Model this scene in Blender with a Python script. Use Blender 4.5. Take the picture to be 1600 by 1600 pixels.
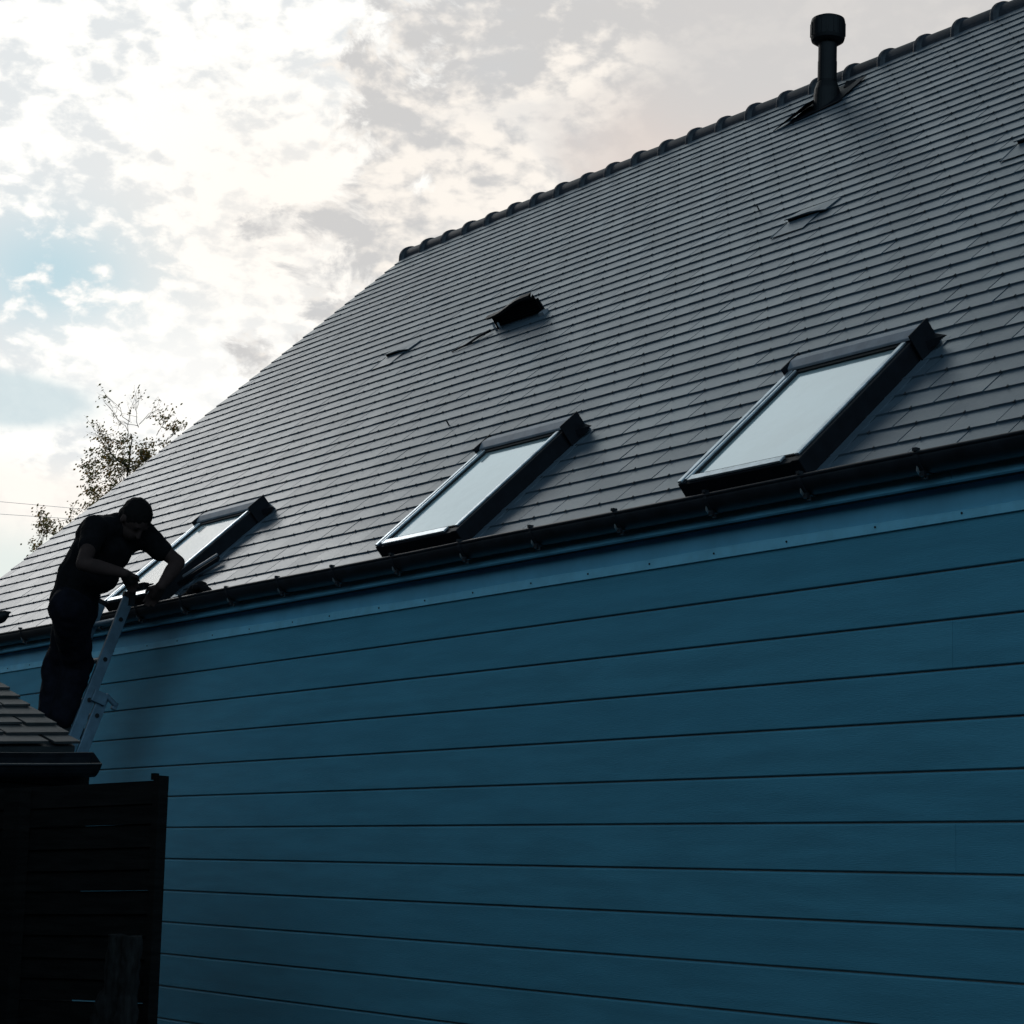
import bpy, bmesh, math, random
from mathutils import Vector as V, Matrix, noise as mnoise
random.seed(7)
S = bpy.context.scene
for o in list(bpy.data.objects): bpy.data.objects.remove(o)
R = math.radians

# ------------------------------------------------------------------ camera
cd = bpy.data.cameras.new('camera'); cam = bpy.data.objects.new('camera', cd); S.collection.objects.link(cam)
cam.location = (0, -5.5058, 0)
r_ = V((0.585227, 0.809765, 0.042509))
f_ = V((-0.801908, 0.569067, 0.182005)); f_.normalize()
YAW, PIT, ROL = R(54.6368), R(10.4867), R(2.4363)
fv = V((-math.sin(YAW)*math.cos(PIT), math.cos(YAW)*math.cos(PIT), math.sin(PIT)))
rv = V((math.cos(YAW), math.sin(YAW), 0)); uv = rv.cross(fv)
rr = rv*math.cos(ROL)+uv*math.sin(ROL); uu = uv*math.cos(ROL)-rv*math.sin(ROL)
cam.rotation_euler = Matrix((rr, uu, -fv)).transposed().to_euler()
cd.sensor_width = 36; cd.sensor_fit = 'HORIZONTAL'; cd.lens = 3279.67/1600*36
cd.clip_start = .05; cd.clip_end = 2000
S.camera = cam

# ------------------------------------------------------------------ node helpers
class N:
    """tiny expression helper over Math nodes"""
    t = None
    def __init__(s, k): s.k = k
    @staticmethod
    def m(op, *a, clamp=False):
        n = N.t.nodes.new('ShaderNodeMath'); n.operation = op; n.use_clamp = clamp
        for i, x in enumerate(a):
            if isinstance(x, N): N.t.links.new(x.k, n.inputs[i])
            else: n.inputs[i].default_value = x
        return N(n.outputs[0])
    def __add__(s, o): return N.m('ADD', s, o)
    __radd__ = __add__
    def __sub__(s, o): return N.m('SUBTRACT', s, o)
    def __rsub__(s, o): return N.m('SUBTRACT', o, s)
    def __mul__(s, o): return N.m('MULTIPLY', s, o)
    __rmul__ = __mul__
    def __truediv__(s, o): return N.m('DIVIDE', s, o)
def sstep(x, a, b):
    n = N.t.nodes.new('ShaderNodeMapRange'); n.interpolation_type = 'SMOOTHSTEP'
    N.t.links.new(x.k, n.inputs[0]); n.inputs[1].default_value = a; n.inputs[2].default_value = b
    return N(n.outputs[0])
def gauss(x, y, cx, cy, rx, ry):
    dx = (x-cx)*(1/rx); dy = (y-cy)*(1/ry)
    return N.m('EXPONENT', (dx*dx+dy*dy)*-1.0)
def mixc(f, a, b):
    n = N.t.nodes.new('ShaderNodeMix'); n.data_type = 'RGBA'; n.clamp_factor = True
    if isinstance(f, N): N.t.links.new(f.k, n.inputs[0])
    else: n.inputs[0].default_value = f
    for i, c in ((6, a), (7, b)):
        if isinstance(c, tuple): n.inputs[i].default_value = (*c, 1)
        else: N.t.links.new(c, n.inputs[i])
    return n.outputs[2]
def noise(vec, scale, detail=4, rough=.5, dist=0.0, out=0):
    n = N.t.nodes.new('ShaderNodeTexNoise'); n.inputs['Scale'].default_value = scale
    n.inputs['Detail'].default_value = detail; n.inputs['Roughness'].default_value = rough
    n.inputs['Distortion'].default_value = dist
    if vec is not None: N.t.links.new(vec, n.inputs['Vector'])
    return N(n.outputs[0])

# ------------------------------------------------------------------ world: dusk sky with broken altocumulus
SUN_AZ, SUN_EL = 87.0, 31.0            # degrees left of +Y, elevation
w = bpy.data.worlds.new("World"); S.world = w; w.use_nodes = True
T = w.node_tree; T.nodes.clear(); N.t = T
out = T.nodes.new('ShaderNodeOutputWorld')
tc = T.nodes.new('ShaderNodeTexCoord'); G = tc.outputs['Generated']
sx = T.nodes.new('ShaderNodeSeparateXYZ'); T.links.new(G, sx.inputs[0])
dx, dy, dz = (N(sx.outputs[i]) for i in range(3))
az = N.m('ARCTAN2', dx*-1.0, dy)*57.2958
el = N.m('ARCSINE', dz)*57.2958
mp = T.nodes.new('ShaderNodeMapping'); T.links.new(G, mp.inputs[0]); mp.inputs['Scale'].default_value = (1, 1, 1.7)
GV = mp.outputs[0]
nA = noise(GV, 9, 5, .55, .6)       # big masses
nB = noise(GV, 24, 7, .62, .4)      # cloud cells
nC = noise(GV, 50, 6, .55, .25)       # small puffs
left = sstep(az, 57.5, 62.5)
lowl = 1.0-sstep(el, 11.0, 13.5)
# gaps between the puffs: pale blue grey
blue = gauss(az, el, 67.6, 16.0, 2.6, 1.5)
blue2 = gauss(az, el, 69.5, 12.6, 3.4, .85)
dk1 = gauss(az, el, 65.7, 18.7, 1.9, .7); dk2 = gauss(az, el, 61.6, 22.6, 1.8, 1.4)
nD = noise(GV, 95, 4, .5, .1)
gapn = (nB*.34+nC*.44+nD*.22)
gap = sstep(gapn+(blue*.13)+(dk1*.07)+((nA-.5)*.24), .468, .575)
col = mixc(gap*.75, (1.10, 1.085, 1.04), (.70, .745, .775))
col = mixc(N.m('MULTIPLY', blue, gap)*.95, col, (.50, .70, .78))
# warm veil in the middle of the bright mass
warm = gauss(az, el, 61.5, 18.0, 4.2, 3.6)
col = mixc(warm*.45, col, (1.04, .94, .83))
col = mixc(gauss(az, el, 64.0, 13.8, 3.4, 1.6)*.6, col, (1.1, 1.08, 1.04))
# grey broken deck to the right
nG = noise(GV, 15, 6, .58, .5)
grey = mixc(sstep(nG*.45+nC*.35+nD*.20, .455, .575), (.65, .64, .63), (1.02, .955, .875))
grey = mixc(sstep(nA, .44, .60)*.35, grey, (.64, .66, .68))
col = mixc(sstep((az*-1.0)+((nB-.5)*13.0)+((el-18)*-.25), -61.0, -59.2), col, grey)
# smooth veil far right, pinkish low down
nS = noise(GV, 5, 3, .5)
smooth = mixc(sstep(el+(nS-.5)*5.0, 20.6, 23.2), (.75, .665, .615), (.67, .65, .635))
col = mixc(sstep((az*-1.0)+((nA-.5)*8.0), -54.5, -50.5)*.88, col, smooth)
# blue band low left, cream strip under it
col = mixc(sstep(blue2+((nB-.5)*.5)*blue2, .22, .62)*.9, col, (.66, .77, .80))
cream = .8*sstep(az, 62, 65)*(1.0-sstep(az, 74, 86))*(1.0-sstep(el+((nA-.5)*2.0), 10.3, 11.6))
col = mixc(cream, col, (1.05, .985, .91))
col = mixc(sstep(az, 62, 65)*(1.0-sstep(el+((nA-.5)*1.6), 8.2, 9.8)), col, (.82, .88, .84))
# the sky grows dim away from the sunset side and overhead
SD = V((-math.sin(R(67))*math.cos(R(14)), math.cos(R(67))*math.cos(R(14)), math.sin(R(14))))
dt = dx*SD.x+dy*SD.y+dz*SD.z
bri = N.m('ADD', sstep(dt, .66, .92)*.95, .05)
# higher up, above the broken cloud, an even grey-teal sheet
high = sstep(el+(nA-.5)*6.0, 26.0, 31.0)
col = mixc(high*.94, col, mixc(nA, (.74, .88, .93), (.90, 1.02, 1.05)))
bw = T.nodes.new('ShaderNodeMix'); bw.data_type = 'RGBA'; bw.blend_type = 'MULTIPLY'; bw.inputs[0].default_value = 1
T.links.new(col, bw.inputs[6])
bri = bri*(1.0-sstep(az, 72, 90)*.5)
cb = T.nodes.new('ShaderNodeCombineXYZ')
for i, k in enumerate((1.0, 1.0, 1.0)): T.links.new((bri*k).k, cb.inputs[i])
T.links.new(cb.outputs[0], bw.inputs[7])
away = 1.0-sstep(dt, .50, .86)
# the sky opposite: a dull blue belt, dark tree line low down, dimmer overhead
belt = sstep(el, 1, 9)*(1.0-sstep(el, 22, 60)*.85)
col2 = mixc(away*.9, bw.outputs[2], mixc(belt*sstep(dx*.80-dy*.60, .0, .85), (.016, .026, .042), (.64, 1.02, 1.30)))
sky = T.nodes.new('ShaderNodeTexSky'); sky.sky_type = 'NISHITA'; sky.sun_disc = False
sky.sun_elevation = R(SUN_EL); sky.sun_rotation = R(-SUN_AZ)
b1 = T.nodes.new('ShaderNodeBackground'); b1.inputs[1].default_value = .05; T.links.new(sky.outputs[0], b1.inputs[0])
b2 = T.nodes.new('ShaderNodeBackground'); b2.inputs[1].default_value = 1.0; T.links.new(col2, b2.inputs[0])
ms = T.nodes.new('ShaderNodeMixShader'); ms.inputs[0].default_value = .97
T.links.new(b1.outputs[0], ms.inputs[1]); T.links.new(b2.outputs[0], ms.inputs[2]); T.links.new(ms.outputs[0], out.inputs[0])

# ------------------------------------------------------------------ sun behind thin cloud
ld = bpy.data.lights.new('sun', 'SUN'); ld.energy = .3; ld.angle = R(15); ld.color = (1, .99, .97)
sun = bpy.data.objects.new('sun', ld); S.collection.objects.link(sun)
sd = V((-math.sin(R(SUN_AZ))*math.cos(R(SUN_EL)), math.cos(R(SUN_AZ))*math.cos(R(SUN_EL)), math.sin(R(SUN_EL))))
sun.rotation_euler = sd.to_track_quat('Z', 'Y').to_euler()
S.view_settings.view_transform = 'Standard'; S.view_settings.look = 'None'
S.view_settings.exposure = 0; S.view_settings.gamma = 1

# ------------------------------------------------------------------ materials
def mat(name, base, rough=.5, metal=0, var=.0, scale=20, bump=0, bscale=60, vary=None, stretch=(1,1,1), rv=.0, spec=.5, rnd=0, rndc=None, rndrough=0):
    m = bpy.data.materials.new(name); m.use_nodes = True; t = m.node_tree; N.t = t
    p = t.nodes['Principled BSDF']; p.inputs['Metallic'].default_value = metal
    p.inputs['Specular IOR Level'].default_value = spec
    c = t.nodes.new('ShaderNodeTexCoord'); mp = t.nodes.new('ShaderNodeMapping'); t.links.new(c.outputs['Object'], mp.inputs[0])
    mp.inputs['Scale'].default_value = stretch; ve = mp.outputs[0]
    n1 = noise(ve, scale, 6, .6)
    k = sstep(n1, .3, .7)
    lo = tuple(x*(1-var) for x in base); hi = tuple(min(1, x*(1+var)) for x in base)
    if vary: hi = vary
    co = mixc(k, lo, hi)
    ro = n1*rv+(rough-rv*.5)
    if rnd:
        a = t.nodes.new('ShaderNodeAttribute'); a.attribute_name = 'rnd'; fa = N(a.outputs['Fac'])
        co = mixc(fa*rnd, co, rndc or tuple(x*.5 for x in base))
        if rndrough: ro = ro+(fa-.5)*rndrough
    t.links.new(co, p.inputs['Base Color']); t.links.new(ro.k, p.inputs['Roughness'])
    if bump:
        b = t.nodes.new('ShaderNodeBump'); b.inputs['Strength'].default_value = bump; b.inputs['Distance'].default_value = .004
        t.links.new(noise(ve, bscale, 5, .6).k, b.inputs['Height']); t.links.new(b.outputs[0], p.inputs['Normal'])
    return m
M = {}
M['slate'] = mat('roof slate', (.070, .100, .128), .40, var=.12, scale=9, bump=.2, bscale=45, rv=.10, rnd=.6, rndc=(.060, .078, .098), rndrough=.05, spec=.85)
M['hook'] = mat('slate hook', (.02, .02, .022), .6, var=.2)
M['ridge'] = mat('ridge tile clay', (.016, .019, .027), .6, var=.35, scale=25, bump=.3)
M['paint'] = mat('blue siding paint', (.084, .285, .38), .5, var=.11, scale=3, bump=.5, bscale=55, stretch=(.6, 1, 5), rv=.08, rnd=.3, rndc=(.064, .250, .350), spec=.2)
M['trim'] = mat('blue painted metal', (.15, .44, .60), .40, var=.10, scale=4, bump=.12, bscale=9, rv=.12)
M['flash'] = mat('blue flashing strip', (.22, .55, .70), .40, var=.10, scale=8, bump=.3, bscale=14, rv=.1)
M['gutter'] = mat('anthracite gutter', (.013, .015, .019), .42, spec=.35, var=.3, scale=12, rv=.2, bump=.1)
M['dark'] = mat('anthracite aluminium', (.006, .007, .010), .6, var=.25, scale=15, spec=.15)
M['lightmetal'] = mat('weathered zinc', (.55, .60, .64), .34, metal=.8, var=.25, scale=18, rv=.2)
M['capmetal'] = mat('grey aluminium cover', (.24, .245, .27), .5, metal=.1, var=.15, scale=12)
M['void'] = mat('dark opening', (.004, .004, .005), .8)
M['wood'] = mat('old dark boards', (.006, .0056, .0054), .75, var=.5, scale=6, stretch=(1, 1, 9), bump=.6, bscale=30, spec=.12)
M['log'] = mat('grey weathered timber', (.012, .012, .012), .95, var=.6, scale=9, stretch=(6, 6, 1), bump=.9, bscale=22, spec=.2)
M['oldslate'] = mat('old shed slate', (.028, .030, .031), .65, var=.45, scale=11, bump=.8, bscale=35, rnd=.8, rndc=(.03, .033, .035))
M['alu'] = mat('dull aluminium', (.11, .175, .23), .5, metal=.3, var=.2, scale=10, bump=.15)
M['plastic'] = mat('black plastic', (.006, .006, .007), .55, var=.2, spec=.2)
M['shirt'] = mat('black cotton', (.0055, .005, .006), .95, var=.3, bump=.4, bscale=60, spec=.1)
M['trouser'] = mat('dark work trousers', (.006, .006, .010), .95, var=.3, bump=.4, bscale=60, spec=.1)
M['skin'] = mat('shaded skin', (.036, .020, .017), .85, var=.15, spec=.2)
M['hair'] = mat('black hair', (.005, .004, .004), .8, var=.3, bump=.8, bscale=200, spec=.1)
M['shoe'] = mat('black shoes', (.008, .008, .008), .8, var=.2)
M['bark'] = mat('twig bark', (.07, .055, .040), .9, var=.3, spec=.1)
M['leaf'] = mat('autumn leaves', (.16, .19, .08), .7, var=.2, rnd=1, rndc=(.42, .22, .06), spec=.2)
M['cable'] = mat('overhead cable', (.45, .45, .46), .6)
t_ = M['leaf'].node_tree; pl = t_.nodes['Principled BSDF']; tl_ = t_.nodes.new('ShaderNodeBsdfTranslucent'); mx = t_.nodes.new('ShaderNodeMixShader')
mx.inputs[0].default_value = .8; t_.links.new(pl.inputs['Base Color'].links[0].from_socket, tl_.inputs[0])
t_.links.new(pl.outputs[0], mx.inputs[1]); t_.links.new(tl_.outputs[0], mx.inputs[2]); t_.links.new(mx.outputs[0], t_.nodes['Material Output'].inputs[0])
M['ground'] = mat('rough lawn', (.014, .018, .010), .9, var=.5, scale=3, vary=(.022, .020, .014), bump=1, bscale=20, spec=.1)
M['render'] = mat('house render', (.30, .29, .27), .8, var=.08, scale=5)
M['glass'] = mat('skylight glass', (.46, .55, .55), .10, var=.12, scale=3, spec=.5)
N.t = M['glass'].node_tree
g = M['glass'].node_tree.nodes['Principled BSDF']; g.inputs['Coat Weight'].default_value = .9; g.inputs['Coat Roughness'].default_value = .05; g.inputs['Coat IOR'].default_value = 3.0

# ------------------------------------------------------------------ mesh helpers
def link(name, me, m, parent=None):
    o = bpy.data.objects.new(name, me); S.collection.objects.link(o)
    for x in (m if isinstance(m, list) else [m]): me.materials.append(x)
    if parent: o.parent = parent
    return o
def mesh(name, vs, fs, m, parent=None, rnd=None, mi=None, smooth=False):
    me = bpy.data.meshes.new(name); me.from_pydata([tuple(v) for v in vs], [], fs)
    o = link(name, me, m, parent)
    if rnd is not None:
        a = me.attributes.new('rnd', 'FLOAT', 'FACE'); a.data.foreach_set('value', rnd)
    if mi is not None: me.polygons.foreach_set('material_index', mi)
    if smooth: me.polygons.foreach_set('use_smooth', [True]*len(me.polygons))
    return o
class MB:
    def __init__(s): s.v = []; s.f = []; s.r = []; s.m = []
    def add(s, vs, fs, r=.5, mi=0):
        n = len(s.v); s.v += [V(v) for v in vs]; s.f += [tuple(i+n for i in f) for f in fs]
        s.r += [r]*len(fs); s.m += [mi]*len(fs)
    def obox(s, O, ax, ay, az, r=.5, mi=0):    # box from corner O with edge vectors
        O = V(O); c = [O+ax*i+ay*j+az*k for k in (0, 1) for j in (0, 1) for i in (0, 1)]
        s.add(c, [(0, 2, 3, 1), (4, 5, 7, 6), (0, 1, 5, 4), (2, 6, 7, 3), (0, 4, 6, 2), (1, 3, 7, 5)], r, mi)
    def cbox(s, c, ax, ay, az, r=.5, mi=0):    # centred
        s.obox(V(c)-ax/2-ay/2-az/2, ax, ay, az, r, mi)
    def tube(s, pts, rad, n=10, caps=True, mi=0, r=.5):
        pts = [V(p) for p in pts]; rings = []
        rad = rad if isinstance(rad, (list, tuple)) else [rad]*len(pts)
        up = None
        for i, p in enumerate(pts):
            d = (pts[min(i+1, len(pts)-1)]-pts[max(i-1, 0)]).normalized()
            if up is None: up = d.orthogonal().normalized()
            up = (up-d*up.dot(d)).normalized(); sd_ = d.cross(up)
            rings.append([p+(up*math.cos(a)+sd_*math.sin(a))*rad[i] for a in (2*math.pi*k/n for k in range(n))])
        vs = [v for q in rings for v in q]; fs = []
        for i in range(len(pts)-1):
            for k in range(n): fs.append((i*n+k, i*n+(k+1) % n, (i+1)*n+(k+1) % n, (i+1)*n+k))
        if caps: fs += [tuple(range(n))[::-1], tuple(range((len(pts)-1)*n, len(pts)*n))]
        s.add(vs, fs, r, mi)
    def sweep(s, prof, a, b, closed=False, cap=True, mi=0, r=.5, seg=1, wob=None):  # profile list of vectors swept from a to b
        n = len(prof); vs = []; fs = []
        for j in range(seg+1):
            P = V(a).lerp(V(b), j/seg)
            for i, p in enumerate(prof): vs.append(P+V(p)+(wob(j/seg, i) if wob else V((0, 0, 0))))
        for j in range(seg):
            for i in range(n if closed else n-1):
                fs.append((j*n+i, j*n+(i+1) % n, (j+1)*n+(i+1) % n, (j+1)*n+i))
        if closed and cap: fs += [tuple(range(n))[::-1], tuple(range(seg*n, seg*n+n))]
        s.add(vs, fs, r, mi)
    def build(s, name, m, parent=None, smooth=False):
        o = mesh(name, s.v, s.f, m, parent, s.r, s.m, smooth)
        bm = bmesh.new(); bm.from_mesh(o.data); bmesh.ops.recalc_face_normals(bm, faces=bm.faces[:]); bm.to_mesh(o.data); bm.free()
        return o
def tag(o, label=None, cat=None, group=None, kind=None):
    for k, v in (('label', label), ('category', cat), ('group', group), ('kind', kind)):
        if v: o[k] = v
    return o
def empty(name, loc):
    o = bpy.data.objects.new(name, None); S.collection.objects.link(o); o.location = loc; o.empty_display_size = .3; return o
def attach(o, root):   # parent keeping world coordinates baked in the mesh
    o.parent = root; o.matrix_parent_inverse = Matrix.Translation(root.location).inverted(); return o
bev = lambda o, wd=.003, sg=2: (lambda b: (setattr(b, 'width', wd), setattr(b, 'segments', sg), setattr(b, 'limit_method', 'ANGLE')))(o.modifiers.new('bevel', 'BEVEL'))
X, Y, Z = V((1, 0, 0)), V((0, 1, 0)), V((0, 0, 1))
GZ = -1.6
# ------------------------------------------------------------------ ground
gm = MB()
n = 24; ext = [-250+500*i/n for i in range(n+1)]
gm.add([(x, y, GZ+(0 if abs(x) < 40 and abs(y) < 40 else mnoise.noise(V((x, y, 0))*.02)*1.0-.5)) for y in ext for x in ext],
       [(j*(n+1)+i, j*(n+1)+i+1, (j+1)*(n+1)+i+1, (j+1)*(n+1)+i) for j in range(n) for i in range(n)])
tag(gm.build('ground', M['ground']), kind='structure', label='dark rough ground below the house')

# ------------------------------------------------------------------ the house
TH = R(43.5927); RY, RZ = 4.067, 5.5917
XL, XR = -15.33, 3.0
DN = V((0, -math.cos(TH), -math.sin(TH))); NR = V((0, -math.sin(TH), math.cos(TH)))
def rp(x, s, n=0): return V((x, RY, RZ))+DN*s+NR*n
house = empty('house', (-6, 5, GZ))
tag(house, 'long house with dark slate roof and blue horizontal board wall', 'house')
H = lambda o: attach(o, house)

def slates(mb, O, e, dn, nn, s_list, x0, x1, w, butt=.015, th=.0095, length=.29, slope=.062, ragged=.0015, hooks=True, gap=.0065, phase=0):
    O = V(O)
    for k, s in enumerate(s_list):
        off = (w/2 if k % 2 else 0); x = x0-off+phase
        while x < x1-.005:
            a = max(x, x0); b = min(x+w, x1)
            if b-a > .02:
                a2 = a+gap*random.choice((.15, .35, .6, 1.1))+(random.uniform(-.003, .003) if a == x0 else 0); b2 = b-gap*random.choice((.1, .3, .7))
                j1 = random.uniform(-ragged, ragged); j2 = j1+random.uniform(-ragged, ragged)*.6
                lift = random.uniform(-.0006, .0010); tw = random.uniform(-.0006, .0006)
                L = length
                P = lambda xx, ss, h: O+e*xx+dn*ss+nn*h
                v = [P(a2, s+j1, butt+lift+tw), P(b2, s+j2, butt+lift-tw), P(b2, s-L, butt-slope*L), P(a2, s-L, butt-slope*L),
                     P(a2, s+j1, butt-th+lift+tw), P(b2, s+j2, butt-th+lift-tw)]
                mb.add(v, [(0, 1, 2, 3), (0, 4, 5, 1), (0, 3, 4), (1, 5, 2)], random.random())
                if hooks and b2-a2 > w*.6:
                    c = (a2+b2)/2
                    mb.cbox(P(c+random.uniform(-.006, .006), s+.001, butt), e*.005, dn*random.uniform(.008, .016), nn*.005, .5, 1)
            x += w
mb = MB()
rows = [1.3338+.135*k for k in range(-9, 34)]
slates(mb, (0, RY, RZ), X, DN, NR, rows, XL, XR, .235, phase=-.1905)
# underlay and back slope
mb.obox(rp(XL+.03, -.14, -.06), X*(XR-XL-.06), DN*5.92, NR*.042, .9, 0)
BD = V((0, math.cos(TH), -math.sin(TH))); BN = V((0, math.sin(TH), math.cos(TH)))
AP = rp(0, -.16); 
def back(x, s, n=0): return V((x, AP.y, AP.z))+BD*s+BN*n
mb.obox(back(XL, 0, -.05), X*(XR-XL), BD*6.1, BN*.055, .9, 0)
roof = H(mb.build('roof', [M['slate'], M['hook']]))
roof.name = 'roof'
# a few stray hooks standing proud
for x, s in ((-9.777, 4.27), (-8.778, 2.285)):
    mb = MB(); mb.tube([rp(x, s, .008), rp(x, s-.004, .045), rp(x, s+.006, .050)], .0045, 6); q = mb.build('hook', M['hook']); q.parent = roof
# verge trim at the gable
mb = MB()
mb.obox(rp(XL+.01, -.12, -.10), X*.03, DN*5.95, NR*.098)
H(mb.build('verge_board', M['dark']))
# ridge tiles
def ridge_tile():
    m = MB(); prof = [(0.0, .108), (.008, .128), (.016, .131), (.040, .130), (.056, .122), (.066, .112), (.365, .109)]
    n = 26; vs = []; fs = []
    for x, r in prof:
        for i in range(n+1):
            a = math.pi*(i/n)
            yy = -r*math.cos(a)*1.15; zz = r*math.sin(a)
            vs.append((x, yy, zz+(-.035 if i in (0, n) else 0)*1))
    for j in range(len(prof)-1):
        for i in range(n): fs.append((j*(n+1)+i, j*(n+1)+i+1, (j+1)*(n+1)+i+1, (j+1)*(n+1)+i))
    m.add(vs, fs); return m
rt = ridge_tile().build('ridge_tile', M['ridge'])
rt.parent = roof
rt.location = (XL-.04-house.location.x, RY+.118-house.location.y, RZ+.016-house.location.z)
rt.matrix_parent_inverse = Matrix.Identity(4)
rt.parent = roof; rt.matrix_parent_inverse = Matrix.Translation(house.location).inverted()
roof_world = house.location.copy()
rt.location = (XL-.04, RY+.118, RZ+.016)
rt.matrix_parent_inverse = Matrix.Identity(4)
k = 1
while XL-.04+.328*k < XR-.2:
    c = rt.copy(); S.collection.objects.link(c); c.parent = roof
    c.location = (XL-.04+.328*k, RY+.118+random.uniform(-.003, .003), RZ+.016+random.uniform(-.004, .004))
    c.rotation_euler = (0, R(random.uniform(-.5, .5)), R(random.uniform(-.5, .5)))
    k += 1

# wall boards
H0, T0, HB = 1.3865, .1759, .1767
mb = MB()
joints = {0: [-6.795], 2: [-5.058], 6: [-5.042]}
def board(zt, zb, xa, xb, r):
    q = random.uniform(-.0008, .0008)
    prof = [(0, .016, zt+.0005), (0, .005, zt), (0, q, zt-.007), (0, q, zb+.010), (0, .003, zb+.0075), (0, .014, zb+.0075)]
    mb.sweep([V(p) for p in prof], (xa, 0, 0), (xb, 0, 0), closed=True, r=r)
zt = H0+.01; k = 0
while zt > GZ+.1:
    zb = H0-T0-HB*k
    if zb < GZ+.04: zb = GZ+.02
    js = joints.get(k, [])
    cuts = [XL+.02]
    cuts += js+[XR]; cuts.sort()
    for a, b in zip(cuts, cuts[1:]):
        board(zt, zb, a+.0006, b-.0006, random.random())
    zt = zb; k += 1
H(mb.build('board_wall', M['paint']))
mb = MB()
mb.obox((XL+.02, .016, GZ), X*(XR-XL-.02), Y*.2, Z*(H0+.22-GZ))
mb.obox((XL+.02, .216, GZ), X*.2, Y*(2*(AP.y)-.4), Z*3.0)
mb.obox((XR-.2, .216, GZ), X*.2, Y*(2*(AP.y)-.4), Z*3.0)
mb.obox((XL+.22, 2*AP.y-.1-.2, GZ), X*(XR-XL-.4), Y*.2, Z*3.0)
for xx in (XL+.02, XR-.2):   # gables
    mb.add([(xx, .1, 1.4), (xx, 2*AP.y-.1, 1.4), (xx, AP.y, RZ-.15), (xx+.2, .1, 1.4), (xx+.2, 2*AP.y-.1, 1.4), (xx+.2, AP.y, RZ-.15)],
           [(0, 1, 2), (3, 5, 4), (0, 3, 4, 1), (1, 4, 5, 2), (2, 5, 3, 0)])
H(mb.build('wall', M['render']))
# flashing strip with wavy upper edge, screws
mb = MB()
nx = 160; vs = []; fs = []
for i in range(nx+1):
    x = XL+.02+(XR-XL-.02)*i/nx
    wv = mnoise.noise(V((x*.9, 3.1, 0)))*.012; b = max(0, mnoise.noise(V((x*.55, 9.7, 0))))*.010
    z1 = 1.428+wv
    for p in ((x, -.0035, H0-.0015), (x, -.012-b*.3, H0), (x, -.011-b*.5, H0+.018), (x, -.008-b, z1-.003), (x, -.003-b*1.2, z1), (x, .002, z1+.0005)): vs.append(p)
for i in range(nx):
    for j in range(5): fs.append((i*6+j, i*6+j+1, i*6+j+7, i*6+j+6))
mb.add(vs, fs)
strip = H(mb.build('flashing_strip', M['flash'], smooth=False))
x = -14.9
while x < XR:
    c = V((x+random.uniform(-.03, .03), -.0135, H0+.022))
    if x < -14.6:
        mb = MB(); mb.tube([V((0, 0, 0)), V((0, -.003, 0))], [.0045, .0035], 8); sc0 = mb.build('screw', M['gutter']); sc0.parent = strip; sc0.location = c
    else:
        q = sc0.copy(); S.collection.objects.link(q); q.parent = strip; q.location = c
    x += .43
# fascia board above the strip
mb = MB(); mb.sweep([V((0, -.001, 1.395)), V((0, -.0025, 1.515)), V((0, .012, 1.515)), V((0, .012, 1.395))], (XL+.02, 0, 0), (XR, 0, 0), closed=True, seg=30,
   wob=lambda t, i: V((0, mnoise.noise(V((t*14, 5, 0)))*.0012, 0)))
H(mb.build('fascia', M['trim']))
# sloping drip sheet whose lower lip juts out
mb = MB(); cz = 1.515
xa = XL+.02
for a, b in ((xa, -12.2), (-12.199, -9.05), (-9.049, -5.00), (-4.999, -2), (-1.999, XR)):
    mb.sweep([V((0, -.072, cz-.010)), V((0, -.080, cz-.004)), V((0, -.079, cz+.003)), V((0, -.071, cz+.005)), V((0, -.069, cz+.044)), V((0, -.040, cz+.050)), V((0, -.004, cz+.050)),
          V((0, -.004, cz+.047)), V((0, -.040, cz+.047)), V((0, -.066, cz+.041)), V((0, -.068, cz+.001))], (a+.001, 0, 0), (b-.001, 0, 0), closed=True)
H(mb.build('drip_sheet', M['trim']))
# gutter
mb = MB(); gr, gc = .064, V((0, -.125, 1.606)); prof = []
for i in range(13):
    a = math.pi*i/12; prof.append(V((0, -math.cos(a)*gr, -math.sin(a)*gr))+gc)
inner = [V((0, -math.cos(math.pi*i/12)*(gr-.003), -math.sin(math.pi*i/12)*(gr-.003)))+gc for i in range(13)][::-1]
mb.sweep(prof+inner, (XL-.05, 0, 0), (XR, 0, 0), closed=True, seg=24, wob=lambda t, i: V((0, 0, mnoise.noise(V((t*9, 1, 0)))*.011)))
mb.sweep([gc+V((0, -gr+.002+math.cos(a)*.008, math.sin(a)*.008)) for a in (math.pi*2*i/10 for i in range(10))], (XL-.05, 0, 0), (XR, 0, 0), closed=True, seg=24,
     wob=lambda t, i: V((0, 0, mnoise.noise(V((t*9, 1, 0)))*.011)))
gutter = H(mb.build('gutter', M['gutter'], smooth=True))
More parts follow.
